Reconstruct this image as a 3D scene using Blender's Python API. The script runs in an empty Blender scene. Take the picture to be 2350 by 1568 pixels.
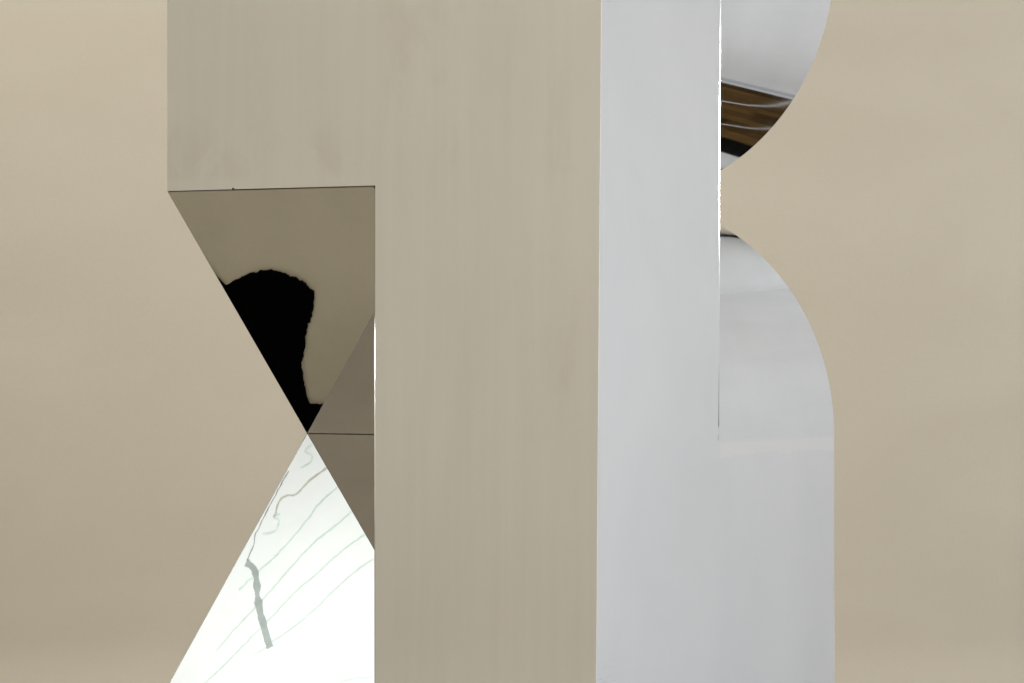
import bpy, math, random
from mathutils import Vector, noise

random.seed(7)
sc = bpy.context.scene
R = math.radians
EYE = 1.6                     # camera height above the studio floor

# ------------------------------------------------------------ camera
cam_d = bpy.data.cameras.new('camera')
cam = bpy.data.objects.new('camera', cam_d)
sc.collection.objects.link(cam)
cam.location = (0, -8.2, EYE)
cam.rotation_euler = (R(90), 0, 0)
cam_d.sensor_width = 36.0
cam_d.lens = 36.0 * 8200 / 2350
cam_d.clip_start = 0.1
cam_d.clip_end = 200
sc.camera = cam

# ------------------------------------------------------------ world, lamps, exposure
world = bpy.data.worlds.new('World')
sc.world = world
world.use_nodes = True
bg = world.node_tree.nodes['Background']
bg.inputs['Color'].default_value = (0.94, 0.97, 1.0, 1)
bg.inputs['Strength'].default_value = 0.28


def area(name, loc, target, sx, sy, watts, col):
    d = bpy.data.lights.new(name, 'AREA')
    d.shape = 'RECTANGLE'
    d.size, d.size_y = sx, sy
    d.energy = watts
    d.color = col
    o = bpy.data.objects.new(name, d)
    sc.collection.objects.link(o)
    o.location = loc
    o.rotation_euler = (Vector(target) - Vector(loc)).to_track_quat('-Z', 'Y').to_euler()
    return o


area('added_room_fill', (-3.0, -9.0, 2.6), (-1.0, 6.0, 0.6), 3.0, 2.0, 200, (0.985, 0.99, 1.0))  # unseen area light, added to lift the left of the backdrop
area('added_room_fill', (3.6, -6.5, 3.6), (-2.2, 5.0, 1.3), 3.0, 2.6, 395, (1.0, 0.985, 0.975))  # unseen, added to light the left paper that the front face mirrors
area('added_wall_fill', (1.8, -3.0, 1.9), (4.6, 3.6, 1.9), 0.9, 2.4, 51, (0.965, 0.978, 1.0)).data.spread = R(75)  # unseen, added to brighten the grey wall mirrored in the side face
area('added_backdrop_fill', (-2.1, 2.9, 4.4), (-2.0, 6.8, 0.0), 3.2, 0.4, 88, (1.0, 0.985, 0.97))  # unseen, added to brighten the back paper
area('ceiling_lamp', (-2.95, 1.35, 5.6), (-2.95, 1.35, 0), 1.8, 1.4, 66, (0.975, 0.99, 1.0))
area('added_edge_glint_light', (3.0, 5.6, 3.05), (0.6, 1.0, 3.05), 0.9, 2.0, 75, (1.0, 1.0, 1.0)).data.spread = R(70)  # unseen, added so the strip's bevel mirrors a white line
area('added_edge_glint_light', (-3.2, 5.6, 2.34), (-0.5, 0.6, 2.34), 0.7, 1.4, 42, (1.0, 1.0, 1.0)).data.spread = R(70)  # unseen, added for the upper white line on the column bevel
area('added_edge_glint_light', (-3.2, 5.6, 0.3), (-0.5, 0.6, 0.3), 0.7, 0.5, 18, (1.0, 1.0, 1.0)).data.spread = R(70)  # unseen, added for the lower white line on the column bevel
area('added_wall_fill', (2.8, 7.4, 2.3), (4.5, 4.6, 2.6), 0.5, 2.6, 29, (0.965, 0.978, 1.0)).data.spread = R(120)  # unseen behind the paper, added to brighten the far side wall
area('added_ceiling_fill', (3.1, 5.9, 0.5), (2.9, 5.6, 4.6), 0.8, 0.8, 3, (1.0, 1.0, 1.0)).data.spread = R(85)  # unseen, added to brighten the ceiling mirrored in the lower roll

sc.view_settings.view_transform = 'Standard'
sc.view_settings.look = 'None'
sc.view_settings.gamma = 1.0
sc.view_settings.exposure = 0.0
sc.view_settings.use_curve_mapping = False
sc.cycles.use_denoising = True
sc.cycles.use_adaptive_sampling = True
sc.cycles.adaptive_threshold = 0.03
sc.cycles.max_bounces = 6
sc.cycles.diffuse_bounces = 3
sc.cycles.glossy_bounces = 6
sc.cycles.caustics_reflective = False
sc.cycles.blur_glossy = 0.6
sc.cycles.sample_clamp_indirect = 4.0


# ------------------------------------------------------------ materials
class NT:
    def __init__(self, name):
        self.m = bpy.data.materials.new(name)
        self.m.use_nodes = True
        self.t = self.m.node_tree
        self.b = self.t.nodes['Principled BSDF']

    def n(self, kind, **kw):
        nd = self.t.nodes.new(kind)
        for k, v in kw.items():
            if k in nd.inputs:
                nd.inputs[k].default_value = v
            else:
                setattr(nd, k, v)
        return nd

    def l(self, a, b):
        self.t.links.new(a, b)

    def noise(self, scale, stretch=(1, 1, 1), detail=5.0, rough=0.55, dist=0.0, coord='Object', rot=(0, 0, 0)):
        tc = self.n('ShaderNodeTexCoord')
        mp = self.n('ShaderNodeMapping')
        mp.inputs['Scale'].default_value = stretch
        mp.inputs['Rotation'].default_value = rot
        self.l(tc.outputs[coord], mp.inputs['Vector'])
        nz = self.n('ShaderNodeTexNoise')
        nz.inputs['Scale'].default_value = scale
        nz.inputs['Detail'].default_value = detail
        nz.inputs['Roughness'].default_value = rough
        nz.inputs['Distortion'].default_value = dist
        self.l(mp.outputs['Vector'], nz.inputs['Vector'])
        return nz.outputs['Fac']

    def ramp(self, fac, stops):
        r = self.n('ShaderNodeValToRGB')
        e = r.color_ramp.elements
        while len(e) < len(stops):
            e.new(0.5)
        for el, (p, c) in zip(e, stops):
            el.position = p
            el.color = (*c, 1) if len(c) == 3 else c
        self.l(fac, r.inputs['Fac'])
        return r.outputs['Color']

    def rng(self, fac, lo, hi, f0=0.3, f1=0.7):
        r = self.n('ShaderNodeMapRange')
        r.inputs['From Min'].default_value = f0
        r.inputs['From Max'].default_value = f1
        r.inputs['To Min'].default_value = lo
        r.inputs['To Max'].default_value = hi
        self.l(fac, r.inputs['Value'])
        return r.outputs['Result']

    def mul(self, a, b):
        m = self.n('ShaderNodeMixRGB', blend_type='MULTIPLY')
        m.inputs['Fac'].default_value = 1
        self.l(a, m.inputs['Color1'])
        self.l(b, m.inputs['Color2'])
        return m.outputs['Color']

    def bump(self, h, strength, dist, prev=None):
        b = self.n('ShaderNodeBump')
        b.inputs['Strength'].default_value = strength
        b.inputs['Distance'].default_value = dist
        self.l(h, b.inputs['Height'])
        if prev:
            self.l(prev, b.inputs['Normal'])
        return b.outputs['Normal']


def simple(name, col, rough=0.8, metal=0.0, var=0.0, scale=8.0, spec=0.5):
    t = NT(name)
    t.b.inputs['Roughness'].default_value = rough
    t.b.inputs['Metallic'].default_value = metal
    t.b.inputs['Specular IOR Level'].default_value = spec
    if var:
        lo = tuple(c * (1 - var) for c in col)
        hi = tuple(min(1, c * (1 + var)) for c in col)
        t.l(t.ramp(t.noise(scale), [(0.3, lo), (0.7, hi)]), t.b.inputs['Base Color'])
    else:
        t.b.inputs['Base Color'].default_value = (*col, 1)
    return t.m


def mat_satin():
    t = NT('satin_steel')
    b = t.b
    b.inputs['Metallic'].default_value = 1
    broad = t.noise(2.2, (1.6, 1.6, 0.35), 4, 0.6, 0.4)
    streak = t.noise(30, (1, 1, 0.03), 5, 0.6)
    stain = t.noise(5.0, (1.2, 1.2, 0.6), 6, 0.62, 0.3)
    c = t.ramp(broad, [(0.25, (0.755, 0.765, 0.78)), (0.75, (0.81, 0.82, 0.84))])
    c = t.mul(c, t.ramp(streak, [(0.3, (0.955, 0.955, 0.95)), (0.7, (1, 1, 1))]))
    c = t.mul(c, t.ramp(stain, [(0.28, (0.945, 0.935, 0.92)), (0.42, (1, 1, 1))]))
    # handling stains along the sheet just above the groove
    tc0 = t.n('ShaderNodeTexCoord')
    sp = t.n('ShaderNodeSeparateXYZ')
    t.l(tc0.outputs['Object'], sp.inputs[0])
    k = t.rng(sp.outputs['Z'], 0, 1, 1.985, 2.01)
    for o2 in (t.rng(sp.outputs['Z'], 1, 0, 2.06, 2.17), t.rng(sp.outputs['X'], 1, 0, -0.42, -0.30),
               t.rng(t.noise(7.0, (1.0, 1.0, 0.8), 6, 0.65, 0.5), 0, 1, 0.46, 0.62)):
        mm = t.n('ShaderNodeMath', operation='MULTIPLY')
        t.l(k, mm.inputs[0])
        t.l(o2, mm.inputs[1])
        k = mm.outputs[0]
    st = t.n('ShaderNodeMixRGB', blend_type='MULTIPLY')
    t.l(k, st.inputs['Fac'])
    t.l(c, st.inputs['Color1'])
    st.inputs['Color2'].default_value = (0.94, 0.93, 0.925, 1)
    c = st.outputs['Color']
    t.l(c, b.inputs['Base Color'])
    t.l(t.rng(broad, 0.10, 0.15), b.inputs['Roughness'])
    n1 = t.bump(streak, 0.006, 0.001)
    t.l(t.bump(t.noise(1.7, (1, 1, 0.5), 3), 0.02, 0.02, n1), b.inputs['Normal'])
    return t.m


def mat_side():
    t = NT('polished_side_steel')
    b = t.b
    b.inputs['Metallic'].default_value = 1
    broad = t.noise(3.0, (1, 1, 0.7), 4, 0.6, 0.5)
    c = t.ramp(broad, [(0.28, (0.815, 0.83, 0.855)), (0.72, (0.865, 0.875, 0.895))])
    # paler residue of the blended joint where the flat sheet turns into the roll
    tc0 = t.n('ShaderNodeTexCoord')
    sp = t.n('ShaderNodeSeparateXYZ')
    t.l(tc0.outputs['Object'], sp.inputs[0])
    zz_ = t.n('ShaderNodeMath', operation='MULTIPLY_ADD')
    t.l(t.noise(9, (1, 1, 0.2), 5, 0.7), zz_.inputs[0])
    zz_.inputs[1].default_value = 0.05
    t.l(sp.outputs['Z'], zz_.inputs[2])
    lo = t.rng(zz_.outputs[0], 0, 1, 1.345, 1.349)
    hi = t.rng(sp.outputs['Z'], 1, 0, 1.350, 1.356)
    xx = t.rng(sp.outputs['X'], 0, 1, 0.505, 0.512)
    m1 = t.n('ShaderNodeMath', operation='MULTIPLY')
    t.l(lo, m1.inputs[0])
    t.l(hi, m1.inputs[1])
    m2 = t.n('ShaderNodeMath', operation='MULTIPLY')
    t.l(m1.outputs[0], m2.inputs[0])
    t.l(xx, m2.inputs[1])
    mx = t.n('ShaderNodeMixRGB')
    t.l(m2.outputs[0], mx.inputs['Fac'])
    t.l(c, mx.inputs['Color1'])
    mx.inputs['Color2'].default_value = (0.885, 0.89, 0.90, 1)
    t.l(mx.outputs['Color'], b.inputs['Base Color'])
    # swirled polishing marks, in patches
    tc = t.n('ShaderNodeTexCoord')
    mp = t.n('ShaderNodeMapping')
    mp.inputs['Rotation'].default_value = (R(18), R(12), 0)
    mp.inputs['Scale'].default_value = (1.0, 1.0, 3.0)
    t.l(tc.outputs['Object'], mp.inputs['Vector'])
    wv = t.n('ShaderNodeTexNoise')
    wv.inputs['Scale'].default_value = 26
    wv.inputs['Detail'].default_value = 4
    wv.inputs['Distortion'].default_value = 1.8
    t.l(mp.outputs['Vector'], wv.inputs['Vector'])
    patch = t.rng(t.noise(2.6, (1, 1, 1), 2), 0.0, 1.0, 0.48, 0.64)
    mm = t.n('ShaderNodeMath', operation='MULTIPLY')
    t.l(wv.outputs['Fac'], mm.inputs[0])
    t.l(patch, mm.inputs[1])
    n1 = t.bump(mm.outputs[0], 0.15, 0.004)
    t.l(t.bump(t.noise(1.3, (1, 1, 1), 2), 0.06, 0.03, n1), b.inputs['Normal'])
    t.l(t.rng(broad, 0.10, 0.17), b.inputs['Roughness'])
    return t.m


def mat_mirror(name, lo, hi, rough=0.02, bump=0.03):
    t = NT(name)
    b = t.b
    b.inputs['Metallic'].default_value = 1
    f = t.noise(4.0, (1, 1, 1), 4, 0.6)
    t.l(t.ramp(f, [(0.3, lo), (0.7, hi)]), b.inputs['Base Color'])
    t.l(t.rng(f, rough, rough * 2.2), b.inputs['Roughness'])
    t.l(t.bump(t.noise(2.4, (1, 1, 1), 2), bump, 0.01), b.inputs['Normal'])
    return t.m


def mat_paper(name, lo, hi, bump=0.25):
    t = NT(name)
    b = t.b
    b.inputs['Roughness'].default_value = 0.9
    b.inputs['Specular IOR Level'].default_value = 0.15
    f = t.noise(0.9, (1, 1, 2.4), 4, 0.5, 0.6)
    g = t.noise(90, (1, 1, 1), 3)
    c = t.mul(t.ramp(f, [(0.3, lo), (0.7, hi)]), t.ramp(g, [(0.3, (0.97, 0.97, 0.97)), (0.7, (1, 1, 1))]))
    t.l(c, b.inputs['Base Color'])
    return t.m


M = {}
M['satin'] = mat_satin()
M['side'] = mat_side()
M['lobe'] = mat_mirror('mirror_steel_curve', (0.80, 0.815, 0.84), (0.85, 0.865, 0.89), 0.025, 0.012)
M['groove'] = mat_mirror('mirror_steel_groove', (0.55, 0.535, 0.515), (0.59, 0.575, 0.555), 0.007, 0.015)
M['edge'] = mat_mirror('burnished_edge_steel', (0.90, 0.90, 0.90), (0.96, 0.96, 0.96), 0.10, 0.02)
M['gaprivet'] = simple('gap_shade_and_rivet', (0.05, 0.034, 0.02), 0.6, 0.3, 0.3, 60)  # dark brown standing in for shade in the gap; also the rivet
M['paper'] = mat_paper('beige_paper', (0.565, 0.508, 0.408), (0.595, 0.538, 0.438))
M['carpet'] = mat_paper('olive_floor_felt', (0.34, 0.30, 0.212), (0.43, 0.38, 0.275), 0.1)
M['greywall'] = simple('grey_wall_paint', (0.74, 0.745, 0.755), 0.85, 0, 0.025, 2.0, 0.2)
M['greyfloor'] = simple('grey_floor_paint', (0.62, 0.625, 0.635), 0.7, 0, 0.03, 2.0, 0.2)
M['ceiling'] = simple('ceiling_paint', (0.80, 0.815, 0.81), 0.9, 0, 0.02, 2.0, 0.2)
M['black'] = simple('black_pile', (0.0012, 0.0012, 0.0012), 1.0, 0, 0, 1, 0.0)
M['rubber'] = simple('black_rubber', (0.006, 0.006, 0.006), 0.9, 0, 0.3, 30, 0.0)
M['greencord'] = simple('pale_green_cord', (0.30, 0.38, 0.31), 0.8, 0, 0.15, 40)
M['browncord'] = simple('brown_cord', (0.20, 0.17, 0.12), 0.8, 0, 0.2, 40)
M['strap'] = simple('grey_webbing', (0.24, 0.26, 0.25), 0.9, 0, 0.15, 60)
M['wire'] = simple('black_wire', (0.02, 0.025, 0.02), 0.5)
M['whitecord'] = simple('white_cord', (0.72, 0.70, 0.66), 0.8, 0, 0.08, 40)


def mat_wood():
    t = NT('brown_crate_wood')
    b = t.b
    b.inputs['Roughness'].default_value = 0.9
    b.inputs['Specular IOR Level'].default_value = 0.0
    f = t.noise(5, (1, 7, 1), 6, 0.6, 0.8)
    info = t.n('ShaderNodeObjectInfo')
    r = t.ramp(info.outputs['Random'], [(0.0, (0.35, 0.35, 0.35)), (1.0, (1.3, 1.2, 1.05))])
    t.l(t.mul(t.ramp(f, [(0.3, (0.055, 0.033, 0.013)), (0.7, (0.125, 0.080, 0.034))]), r), b.inputs['Base Color'])
    return t.m


M['wood'] = mat_wood()


def mat_diffuser():
    t = NT('white_diffuser_cloth')
    t.t.nodes.remove(t.b)
    out = t.t.nodes['Material Output']
    d = t.n('ShaderNodeBsdfDiffuse')
    d.inputs['Color'].default_value = (0.80, 0.82, 0.80, 1)
    tr = t.n('ShaderNodeBsdfTranslucent')
    f = t.noise(3.0, (0.4, 3, 1), 4, 0.5)
    t.l(t.ramp(f, [(0.3, (0.83, 0.89, 0.87)), (0.7, (0.89, 0.925, 0.91))]), tr.inputs['Color'])
    mx = t.n('ShaderNodeMixShader')
    mx.inputs['Fac'].default_value = 0.6
    t.l(d.outputs[0], mx.inputs[1])
    t.l(tr.outputs[0], mx.inputs[2])
    t.l(mx.outputs[0], out.inputs['Surface'])
    return t.m


M['diffuser'] = mat_diffuser()


# ------------------------------------------------------------ mesh helpers
def mesh(name, verts, faces, mat, parent=None, smooth=False):
    me = bpy.data.meshes.new(name)
    me.from_pydata([tuple(v) for v in verts], [], faces)
    me.validate()
    me.update()
    if smooth:
        me.polygons.foreach_set('use_smooth', [True] * len(me.polygons))
    me.materials.append(mat)
    o = bpy.data.objects.new(name, me)
    sc.collection.objects.link(o)
    if parent:
        o.parent = parent
        o.matrix_parent_inverse = parent.matrix_world.inverted()
    return o


def empty(name, loc):
    o = bpy.data.objects.new(name, None)
    o.empty_display_size = 0.1
    sc.collection.objects.link(o)
    o.location = loc
    bpy.context.view_layer.update()
    return o


def tag(o, label, cat, group=None):
    o['label'] = label
    o['category'] = cat
    if group:
        o['group'] = group
    return o


def structure(o):
    o['kind'] = 'structure'
    return o


def box_data(x0, x1, y0, y1, z0, z1):
    v = [(x, y, z) for z in (z0, z1) for y in (y0, y1) for x in (x0, x1)]
    f = [(0, 2, 3, 1), (4, 5, 7, 6), (0, 1, 5, 4), (2, 6, 7, 3), (0, 4, 6, 2), (1, 3, 7, 5)]
    return v, f


def tube(name, pts, rad, mat, parent=None, seg=8, flat=1.0, jitter=0.0):
    pts = [Vector(p) for p in pts]
    vs, fs = [], []
    for i, p in enumerate(pts):
        d = (pts[min(i + 1, len(pts) - 1)] - pts[max(i - 1, 0)]).normalized()
        ref = Vector((0, 0, 1)) if abs(d.z) < 0.9 else Vector((1, 0, 0))
        s = d.cross(ref).normalized()
        t = s.cross(d).normalized()
        r = rad * (1 + random.uniform(-jitter, jitter))
        for k in range(seg):
            a = 2 * math.pi * k / seg
            vs.append(p + s * (r * math.cos(a)) + t * (r * flat * math.sin(a)))
    n = len(pts)
    for i in range(n - 1):
        for k in range(seg):
            k2 = (k + 1) % seg
            fs.append((i * seg + k, i * seg + k2, (i + 1) * seg + k2, (i + 1) * seg + k))
    fs.append(tuple(range(seg - 1, -1, -1)))
    fs.append(tuple((n - 1) * seg + k for k in range(seg)))
    return mesh(name, vs, fs, mat, parent, True)


def spline(pts, m=8):
    out = []
    P = [Vector(p) for p in pts]
    for i in range(len(P) - 1):
        p0, p1, p2, p3 = P[max(i - 1, 0)], P[i], P[i + 1], P[min(i + 2, len(P) - 1)]
        for k in range(m):
            t = k / m
            out.append(0.5 * ((2 * p1) + (p2 - p0) * t + (2 * p0 - 5 * p1 + 4 * p2 - p3) * t * t
                              + (3 * p1 - p0 - 3 * p2 + p3) * t ** 3))
    out.append(P[-1])
    return out


# ------------------------------------------------------------ setting: floor, walls, backdrop, ceiling
CEIL = EYE + 3.0
structure(mesh('floor', *box_data(-7, 8, -12, 9.5, -0.2, 0), M['greyfloor']))
# olive felt laid under the sculpture and to its left
structure(mesh('floor_covering', *box_data(-4.7, 1.9, -4.5, 6.45, 0, 0.006), M['carpet']))


def sweep_backdrop():
    # beige paper: runs along the left, rounds the far corner, then closes the back
    path = []
    for i in range(25):
        path.append((-5.0, -5.0 + 10.3 * i / 24))
    cx, cy, r = -3.5, 5.3, 1.5
    for i in range(1, 13):
        a = math.pi - (math.pi / 2) * i / 12
        path.append((cx + r * math.cos(a), cy + r * math.sin(a)))
    for i in range(1, 21):
        path.append((-3.5 + 5.85 * i / 20, 6.8))
    zs = [0.01 + 0.03 * k for k in range(13)] + [0.40 + (CEIL - 0.44) * k / 13 for k in range(14)]
    RC = 0.35                               # the paper curves out on to the floor
    vs, fs = [], []
    for i, (x, y) in enumerate(path):
        for z in zs:
            w = 0.012 * noise.noise(Vector((x * 0.7, y * 0.7, z * 0.9)))
            off = RC - math.sqrt(max(0.0, RC * RC - (RC - z) ** 2)) if z < RC else 0.0
            if y <= 5.3:
                dx, dy = 1.0, 0.0
            elif x < -3.5:
                dx, dy = (cx - x) / r, (cy - y) / r
            else:
                dx, dy = 0.0, -1.0
            vs.append((x + w + dx * off, y + w + dy * off, z))
    nz = len(zs)
    for i in range(len(path) - 1):
        for k in range(nz - 1):
            fs.append((i * nz + k, (i + 1) * nz + k, (i + 1) * nz + k + 1, i * nz + k + 1))
    o = mesh('backdrop', vs, fs, M['paper'], None, True)
    s = o.modifiers.new('thickness', 'SOLIDIFY')
    s.thickness = 0.004
    return structure(o)


sweep_backdrop()
structure(mesh('side_wall', *box_data(4.28, 4.43, -5, 8.45, 0, CEIL), M['greywall']))
structure(mesh('back_wall', *box_data(-6.0, 4.28, 8.30, 8.45, 0, CEIL), M['greywall']))
structure(mesh('skirting_board', *box_data(4.255, 4.28, -5, 8.30, 0.002, 0.07), simple('grey_skirting', (0.5, 0.5, 0.51), 0.6)))
# ceiling with one rectangular opening for the light
LX0, LX1, LY0, LY1 = -4.4, -1.4, 0.2, 3.2
cv, cf = [], []
for bx in ((-6, LX0, -5, 8.45), (LX1, 4.43, -5, 8.45), (LX0, LX1, -5, LY0), (LX0, LX1, LY1, 8.45)):
    v, f = box_data(*bx, CEIL, CEIL + 0.12)
    k = len(cv)
    cv += v
    cf += [tuple(i + k for i in q) for q in f]
structure(mesh('ceiling', cv, cf, M['ceiling']))

# ------------------------------------------------------------ the sculpture
TH = R(31)
NX, NY = 0.2, 0.0
CU, SU = math.cos(TH), math.sin(TH)
A_, B_, O_ = 1.228, 0.621, 0.613       # width of the front, column width, groove depth
S_, D_ = 0.594, 1.233                  # depth of the side strip, whole depth
ZC = EYE - 0.241
ZA, ZE = ZC + O_, ZC - O_
RL, RU = 0.617, 0.607
ZL = ZC
ZP = ZL + RL                           # where the two rolls meet
ZU = ZP + RU + 0.009
ZT = ZU + 0.62                         # top
EB = 0.0006                            # edge radius


def pt(u, w, z):
    return Vector((NX - CU * u + SU * w, NY + SU * u + CU * w, z))


def lean(z):                            # slight inward lean of the near edge
    return 0.0012 - 0.0089 * (z - EYE)


def sw(z):
    return S_ + 0.0095 * (z - EYE)


root = empty('steel_sculpture', pt(A_ / 2, D_ / 2, 0.0065))
tag(root, 'tall steel sculpture with angular groove on the left and rounded rolls on the right', 'sculpture')
Z0 = 0.0065


def grid(name, fn, nu, nv, mat, smooth=True):
    vs = [fn(i / nu, j / nv) for i in range(nu + 1) for j in range(nv + 1)]
    fs = [(i * (nv + 1) + j, (i + 1) * (nv + 1) + j, (i + 1) * (nv + 1) + j + 1, i * (nv + 1) + j + 1)
          for i in range(nu) for j in range(nv)]
    return mesh(name, vs, fs, mat, root, smooth)


def lerp(a, b, t):
    return a + (b - a) * t


CB = 0.0075


def cw(z):
    return 0.0012 + 0.0088 * max(0.0, min(1.0, (z - ZL - 0.35) / 0.25))


                
# front: one plane, notched on the left between ZE and ZA
fu = [lambda z: lean(z) + EB, lambda z: B_ - CB, lambda z: B_, lambda z: A_ - EB]
zz = [Z0, ZE, ZA, ZT]
vs, fs = [], []
for z in zz:
    for f in fu:
        vs.append(pt(f(z), 0, z))
for j in range(3):
    for i in range(3):
        if j == 1 and i > 0:
            continue
        a = j * 4 + i
        fs.append((a, a + 1, a + 5, a + 4))
front = mesh('front_face', vs, fs, M['satin'], root)
front['label'] = 'satin brushed front face reflecting beige'

# side: strip next to the corner plus the flat lower part, one continuous sheet
zs = [Z0, 0.5, 1.0] + [ZL + (ZU - ZL) * k / 8 for k in range(9)] + [ZT]
vs, fs = [], []
NW = 8
for z in zs:
    for k in range(NW + 1):
        if k <= 3:
            w = lerp(EB, sw(z) - (cw(z) if z > ZL - 0.01 else 0), k / 3)
        else:
            w = lerp(sw(z), D_ - EB, (k - 4) / (NW - 4))
        u = lean(z) * (1 - w / D_)
        vs.append(pt(u, w, z))
for j in range(len(zs) - 1):
    for k in range(NW):
        if k >= 3 and ZL - 0.01 < zs[j] < ZU - 0.01:
            continue
        a = j * (NW + 1) + k
        fs.append((a, a + NW + 1, a + NW + 2, a + 1))
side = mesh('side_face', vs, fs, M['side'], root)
side['label'] = 'pale grey polished side face with faint polishing marks'


def arc_u(t, r):
    return r - r * math.cos(t)


grid('lower_roll', lambda a, b: pt(arc_u(a * math.pi / 2, RL) + lean(ZL) * 0.5 * (1 - a) * (1 - b), lerp(sw(ZL), D_ - EB * 0.6, b),
                                   ZL + RL * math.sin(a * math.pi / 2)), 96, 4, M['lobe'])
grid('upper_roll', lambda a, b: pt(arc_u(a * math.pi / 2, RU), lerp(S_, D_ - EB * 0.6, b),
                                   ZU - RU * math.sin(a * math.pi / 2)), 96, 4, M['lobe'])

# angular groove
G = 0.0025
grid('upper_groove_face', lambda a, b: pt(lerp(B_, A_ - 0.0015, b), lerp(G, O_, a), lerp(ZA - G, ZC, a)), 1, 1, M['groove'], False)
grid('lower_groove_face', lambda a, b: pt(lerp(B_, A_ - 0.0015, b), lerp(O_, G, a), lerp(ZC, ZE + G, a)), 1, 1, M['groove'], False)
mesh('groove_side_wall', [pt(B_, CB, ZA), pt(B_, O_, ZC), pt(B_, CB, ZE)], [(0, 1, 2)], M['groove'], root)

# outer skins that face away
mesh('left_face', [pt(A_, EB, ZT), pt(A_, EB, ZA), pt(A_, O_, ZC), pt(A_, EB, ZE), pt(A_, EB, Z0), pt(A_, D_, Z0), pt(A_, D_, ZT)],
     [(0, 1, 2, 3, 4, 5, 6)], M['satin'], root)
prof = [(0, Z0)]
prof += [(arc_u(k / 24 * math.pi / 2, RL), ZL + RL * math.sin(k / 24 * math.pi / 2)) for k in range(25)]
up = [(arc_u(k / 24 * math.pi / 2, RU), ZU - RU * math.sin(k / 24 * math.pi / 2)) for k in range(24, -1, -1)]
prof += up + [(0, ZT), (A_, ZT), (A_, Z0)]
mesh('back_face', [pt(u, D_, z) for u, z in prof], [tuple(range(len(prof)))], M['satin'], root)
inner = [(arc_u(k / 24 * math.pi / 2, RL), ZL + RL * math.sin(k / 24 * math.pi / 2)) for k in range(25)] + up
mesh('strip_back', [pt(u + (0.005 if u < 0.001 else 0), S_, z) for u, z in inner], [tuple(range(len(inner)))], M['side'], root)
mesh('top_face', [pt(0, 0, ZT), pt(A_, 0, ZT), pt(A_, D_, ZT), pt(0, D_, ZT)], [(0, 1, 2, 3)], M['satin'], root)


# rounded edges
def edge(pts, r=EB):
    return tube('rounded_edge', pts, r, M['edge'], root, 24)


zl = [Z0, 0.4, 0.8, 1.2, 1.6, 2.0, 2.4, ZT - 0.001]
M['dull'] = simple('dull_edge_steel', (0.62, 0.60, 0.55), 0.55, 1.0, 0.1, 30)
tube('rounded_edge', [pt(lean(z) + EB, EB, z) for z in zl], EB, M['dull'], root, 16)


def chamfer(name, a, b, zs, mat):
    # narrow bevel between the plan lines a(z) and b(z)
    vs = [pt(*f(z), z) for z in zs for f in (a, b)]
    fs = [(2 * i, 2 * i + 1, 2 * i + 3, 2 * i + 2) for i in range(len(zs) - 1)]
    return mesh(name, vs, fs, mat, root)


def strip_u(z, w):
    return lean(z) * (1 - w / D_)


zc = [ZL + (ZU - ZL) * k / 8 for k in range(9)]
chamfer('bevelled_edge', lambda z: (strip_u(z, S_), sw(z) - cw(z)), lambda z: (strip_u(z, S_) + cw(z) * math.tan(R(18)), sw(z)), zc, M['edge'])
chamfer('bevelled_edge', lambda z: (B_ - CB, 0), lambda z: (B_, CB), (ZE, ZC, ZA), M['edge'])
tube('rounded_edge', [pt(A_ - EB, EB, z) for z in (ZA, ZT - 0.001)], EB, M['dull'], root, 16)
edge([pt(A_ - EB, EB, z) for z in (Z0, ZE)])
edge([pt(A_ - 0.002, O_ * k / 20 + 0.002, ZA - O_ * k / 20 + 0.002) for k in range(21)], 0.0016)
edge([pt(A_ - 0.002, O_ * k / 20 + 0.002, ZE + O_ * k / 20 - 0.002) for k in range(21)], 0.0016)
edge([pt(EB, D_ - EB, z) for z in (Z0, 0.6, ZL)])
edge([pt(arc_u(k / 48 * math.pi / 2, RL) + 0.002, D_ - 0.002, ZL + RL * math.sin(k / 48 * math.pi / 2) - 0.001) for k in range(47)], 0.002)
edge([pt(arc_u(k / 48 * math.pi / 2, RU) + 0.002, D_ - 0.002, ZU - RU * math.sin(k / 48 * math.pi / 2) + 0.001) for k in range(47)], 0.002)
# groove-line seam, and a dark rod standing in for the shadow gap above it
tube('seam_and_gap_shade', [pt(B_ - 0.001, 0.0022, ZA - 0.0016), pt(A_ - 0.004, 0.0022, ZA - 0.0016)], 0.0017, M['gaprivet'], root, 10)
tube('seam_and_gap_shade', [pt(B_, O_ - 0.001, ZC), pt(A_ - 0.004, O_ - 0.001, ZC)], 0.0005, simple('pale_seam_metal', (0.16, 0.14, 0.13), 0.5, 0.5), root, 10)
mesh('rivet', *(lambda c: ([c + Vector((0.0028 * math.cos(k), -0.001, 0.0028 * math.sin(k))) for k in [i * math.pi / 5 for i in range(10)]]
                          + [c + Vector((0, -0.0035, 0))], [(i, (i + 1) % 10, 10) for i in range(10)]))(pt(1.028, -0.0005, ZA + 0.001)),
     M['gaprivet'], root)

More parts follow.
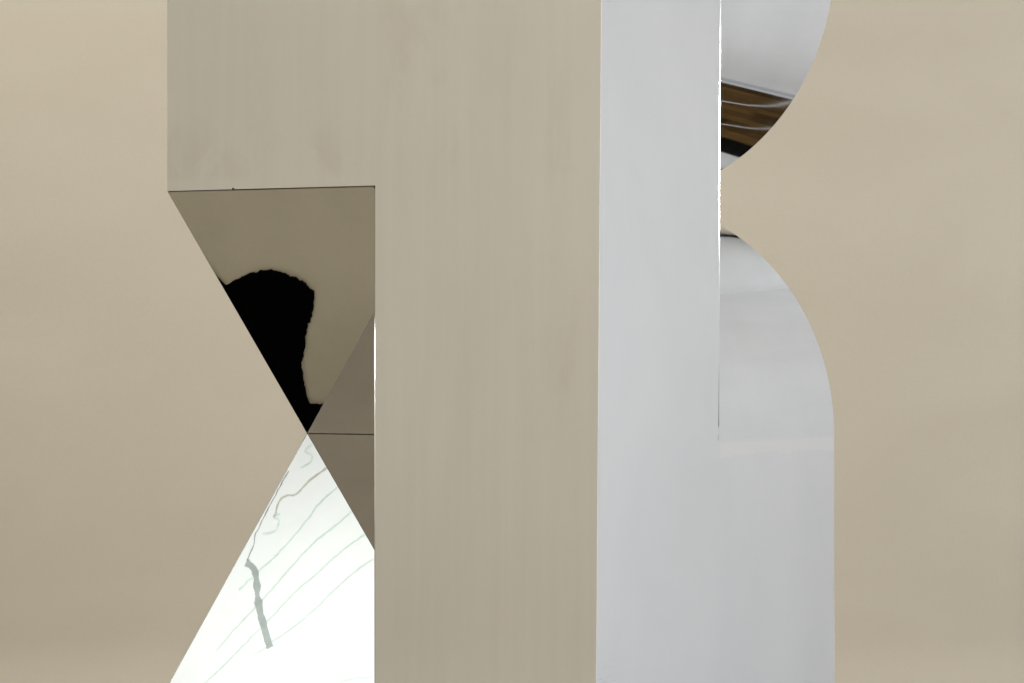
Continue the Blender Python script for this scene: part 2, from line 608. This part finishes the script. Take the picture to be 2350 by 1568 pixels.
# ------------------------------------------------------------ things mirrored in the steel
# black rug on the floor left of the sculpture
ol = [(-2.08, 1.47), (-1.95, 1.405), (-1.849, 1.425), (-1.803, 1.433), (-1.775, 1.395), (-1.747, 1.362), (-1.733, 1.346), (-1.689, 1.311),
      (-1.647, 1.292), (-1.61, 1.285), (-1.58, 1.275), (-1.545, 1.276), (-1.511, 1.283), (-1.492, 1.30), (-1.484, 1.329), (-1.475, 1.348),
      (-1.477, 1.378), (-1.46, 1.421), (-1.443, 1.464), (-1.428, 1.504), (-1.40, 1.536), (-1.358, 1.578), (-1.345, 1.584), (-1.30, 1.558),
      (-1.20, 1.50), (-1.02, 1.56), (-0.95, 1.80), (-1.10, 2.15), (-1.45, 2.30), (-1.85, 2.22), (-2.12, 1.95), (-2.2, 1.65)]
pts = []
for i in range(len(ol)):
    a, b = Vector((*ol[i], 0)), Vector((*ol[(i + 1) % len(ol)], 0))
    m = max(2, int((b - a).length / 0.004))
    nrm = Vector((b.y - a.y, a.x - b.x, 0)).normalized()
    for k in range(m):
        p = a.lerp(b, k / m)
        j = (0.005 * noise.noise(p * 42) + 0.003 * noise.noise(p * 140) + random.uniform(-0.001, 0.0022)) * (i > 2)
        pts.append(p + nrm * j)
n = len(pts)
rz = 0.0065
vs = [(p.x, p.y, rz) for p in pts] + [(p.x, p.y, rz + 0.006 + random.uniform(0, 0.002)) for p in pts]
fs = [(i, (i + 1) % n, n + (i + 1) % n, n + i) for i in range(n)]
fs += [tuple(n + i for i in range(n)), tuple(range(n - 1, -1, -1))]
tag(mesh('rug', vs, fs, M['black'], None),
    'ragged black rug on the floor, mirrored as black shape in the upper groove face', 'rug')

# overhead diffuser cloth with cords
ZD = EYE + 2.96
nx, ny = 40, 40
vs, fs = [], []
for i in range(nx + 1):
    for j in range(ny + 1):
        x, y = lerp(LX0 + 0.004, LX1 - 0.004, i / nx), lerp(LY0 + 0.004, LY1 - 0.004, j / ny)
        vs.append((x, y, ZD + 0.012 + 0.008 * noise.noise(Vector((x * 2, y * 5, 0)))))
for i in range(nx):
    for j in range(ny):
        a = i * (ny + 1) + j
        fs.append((a, a + 1, a + ny + 2, a + ny + 1))
tag(mesh('light_diffuser', vs, fs, M['diffuser'], None, True),
    'glowing white overhead light cloth, mirrored in the lower groove face', 'light')

CORDS = {'l1': [(-2.442, 2.041), (-2.542, 2.039), (-2.618, 2.029), (-2.651, 2.045), (-2.692, 2.043), (-2.74, 2.006)],
         'l2': [(-2.437, 1.957), (-2.508, 1.952), (-2.578, 1.936), (-2.653, 1.911), (-2.785, 1.88), (-2.904, 1.865)],
         'l3': [(-2.43, 1.848), (-2.523, 1.841), (-2.632, 1.832), (-2.779, 1.803), (-2.932, 1.767), (-3.115, 1.727)],
         'l4': [(-2.423, 1.746), (-2.538, 1.745), (-2.695, 1.727), (-2.807, 1.713), (-2.965, 1.683), (-3.163, 1.647), (-3.28, 1.629)],
         'l5': [(-2.417, 1.653), (-2.536, 1.65), (-2.684, 1.631), (-2.825, 1.611), (-2.968, 1.605)],
         'sq': [(-2.709, 1.999), (-2.74, 2.006), (-2.727, 1.978), (-2.759, 1.96), (-2.79, 1.96), (-2.816, 1.975)],
         'curl': [(-2.452, 2.146), (-2.493, 2.141), (-2.476, 2.113), (-2.496, 2.093), (-2.54, 2.101)],
         'wire': [(-2.593, 2.114), (-2.727, 2.049), (-2.805, 2.008), (-2.847, 1.982), (-2.872, 1.954), (-2.931, 1.922)],
         'strap': [(-2.934, 1.917), (-2.917, 1.879), (-2.933, 1.831), (-2.958, 1.775), (-2.98, 1.702), (-3.004, 1.589)],
         'br': [(-2.793, 1.336), (-2.728, 1.315), (-2.656, 1.28)]}




def mat_tape(name, col):
    t = NT(name)
    t.t.nodes.remove(t.b)
    tr = t.n('ShaderNodeBsdfTranslucent')
    lo = tuple(c * 0.9 for c in col)
    t.l(t.ramp(t.noise(40), [(0.3, lo), (0.7, col)]), tr.inputs['Color'])
    t.l(tr.outputs[0], t.t.nodes['Material Output'].inputs['Surface'])
    return t.m


M['greentape'] = mat_tape('pale_green_tape', (0.75, 0.85, 0.78))
M['browntape'] = mat_tape('brown_tape', (0.62, 0.60, 0.52))
M['strap'] = mat_tape('grey_webbing', (0.48, 0.51, 0.50))


def cord(key, name, rad, mat, label, cat, group=None, wob=0.004, ext=0.0, jit=0.25):
    # flat tape hanging just under the cloth
    p = [Vector((x, y, ZD - 0.004 - 0.0015 * list(CORDS).index(key))) for x, y in CORDS[key]]
    if ext:
        p = [p[0] + (p[0] - p[1]).normalized() * ext] + p + [p[-1] + (p[-1] - p[-2]).normalized() * ext]
    q = spline(p, 12)
    q = [v + Vector((wob * noise.noise(v * 30), wob * noise.noise(v * 31 + Vector((5, 0, 0))), 0)) for v in q]
    vs, fs = [], []
    for i, v in enumerate(q):
        d = (q[min(i + 1, len(q) - 1)] - q[max(i - 1, 0)]).normalized()
        sd = Vector((-d.y, d.x, 0))
        w = rad * (1 + jit * 1.6 * noise.noise(v * 45) + random.uniform(-jit, jit) * 0.4)
        vs += [v + sd * w, v - sd * w]
        if i:
            fs.append((2 * i - 2, 2 * i - 1, 2 * i + 1, 2 * i))
    return tag(mesh(name, vs, fs, mat), label, cat, group)


cord('l1', 'tape', 0.0040, M['browntape'], 'thin brown kinked tape, topmost line mirrored in the lower groove face', 'tape', 'tapes under the light cloth')
for key, lb in (('l2', 'pale green tape just below the brown kinked tape in the lower groove reflection'),
                ('l3', 'second pale green tape below the brown tape in the lower groove reflection'),
                ('l4', 'long pale green tape, third below the brown tape in the lower groove reflection'),
                ('l5', 'pale green tape, lowest of the parallel lines mirrored in the lower groove face')):
    cord(key, 'tape', 0.0036, M['greentape'], lb, 'tape', 'tapes under the light cloth', ext=0.12)
cord('sq', 'loose_tape', 0.0040, M['greentape'], 'short squiggly green tape end near the left edge of the lower groove reflection', 'tape')
cord('curl', 'curled_tape', 0.0035, M['greentape'], 'small curled pale tape at the tip of the lower groove reflection', 'tape')
cord('br', 'loose_tape', 0.0040, M['greentape'], 'short pale tape at the bottom right corner of the lower groove reflection', 'tape')
cord('wire', 'wire', 0.0016, M['wire'], 'thin dark wire leading to the grey strap in the lower groove reflection', 'wire')
cord('strap', 'strap', 0.016, M['strap'], 'thick grey strap slanting across the white lower groove reflection', 'strap', wob=0.003, jit=0.24)

# black crossbar that carries the beige paper
bar = empty('backdrop_crossbar', (-0.6, 6.76, CEIL - 0.09))
tag(bar, 'black crossbar with clamps at the top of the beige backdrop, mirrored atop the lower roll', 'crossbar')
tube('bar', [(-3.4, 6.74, CEIL - 0.09), (2.45, 6.74, CEIL - 0.09)], 0.03, M['rubber'], bar, 12)
for cx_ in (2.30, 1.85, 1.30, 0.4, -0.8, -2.0):
    v, f = box_data(cx_ - 0.035, cx_ + 0.035, 6.66, 6.71, CEIL - 0.30, CEIL - 0.05)
    c = mesh('clamp', v, f, M['rubber'], bar)

# wooden pallet, cords, and a black mat added for the shadow, on the floor at the back right
pal = empty('wooden_platform', (3.3, 4.6, 0.002))
tag(pal, 'low brown plank platform on the floor, mirrored in the upper round roll', 'platform')
x = 2.50
while x < 4.10:
    wd = random.uniform(0.10, 0.20)
    x1 = min(x + wd, 4.13)
    y = 3.2
    while y < 6.2:
        ln = random.uniform(0.35, 0.9)
        v, f = box_data(x + 0.003, x1 - 0.003, y + 0.003, min(y + ln, 6.2) - 0.003, 0.002, 0.03 + random.uniform(0, 0.008))
        mesh('plank', v, f, M['wood'], pal)
        y += ln
    x = x1
tag(tube('white_cord', spline([(3.2, 3.5, 0.045), (3.45, 4.22, 0.045), (3.55, 4.38, 0.05), (3.72, 4.53, 0.045), (3.98, 4.66, 0.045), (4.13, 4.75, 0.05)]),
         0.011, M['whitecord'], None, 8, 1, 0.1), 'white cord across the brown planks, upper of the two pale lines in the round roll', 'cord', 'white cords on the platform')
tag(tube('white_cord', spline([(2.6, 3.8, 0.045), (2.81, 4.34, 0.045), (2.90, 4.51, 0.05), (3.06, 4.63, 0.045), (3.3, 4.72, 0.05)]),
         0.010, M['whitecord'], None, 8, 1, 0.1), 'white cord across the brown planks, lower of the two pale lines in the round roll', 'cord', 'white cords on the platform')
tag(mesh('shadow_mat', *box_data(2.20, 2.49, 3.2, 6.4, 0.001, 0.016), M['rubber']), 'black mat added for the shadow beside the brown planks, the black band mirrored in the round roll', 'mat')
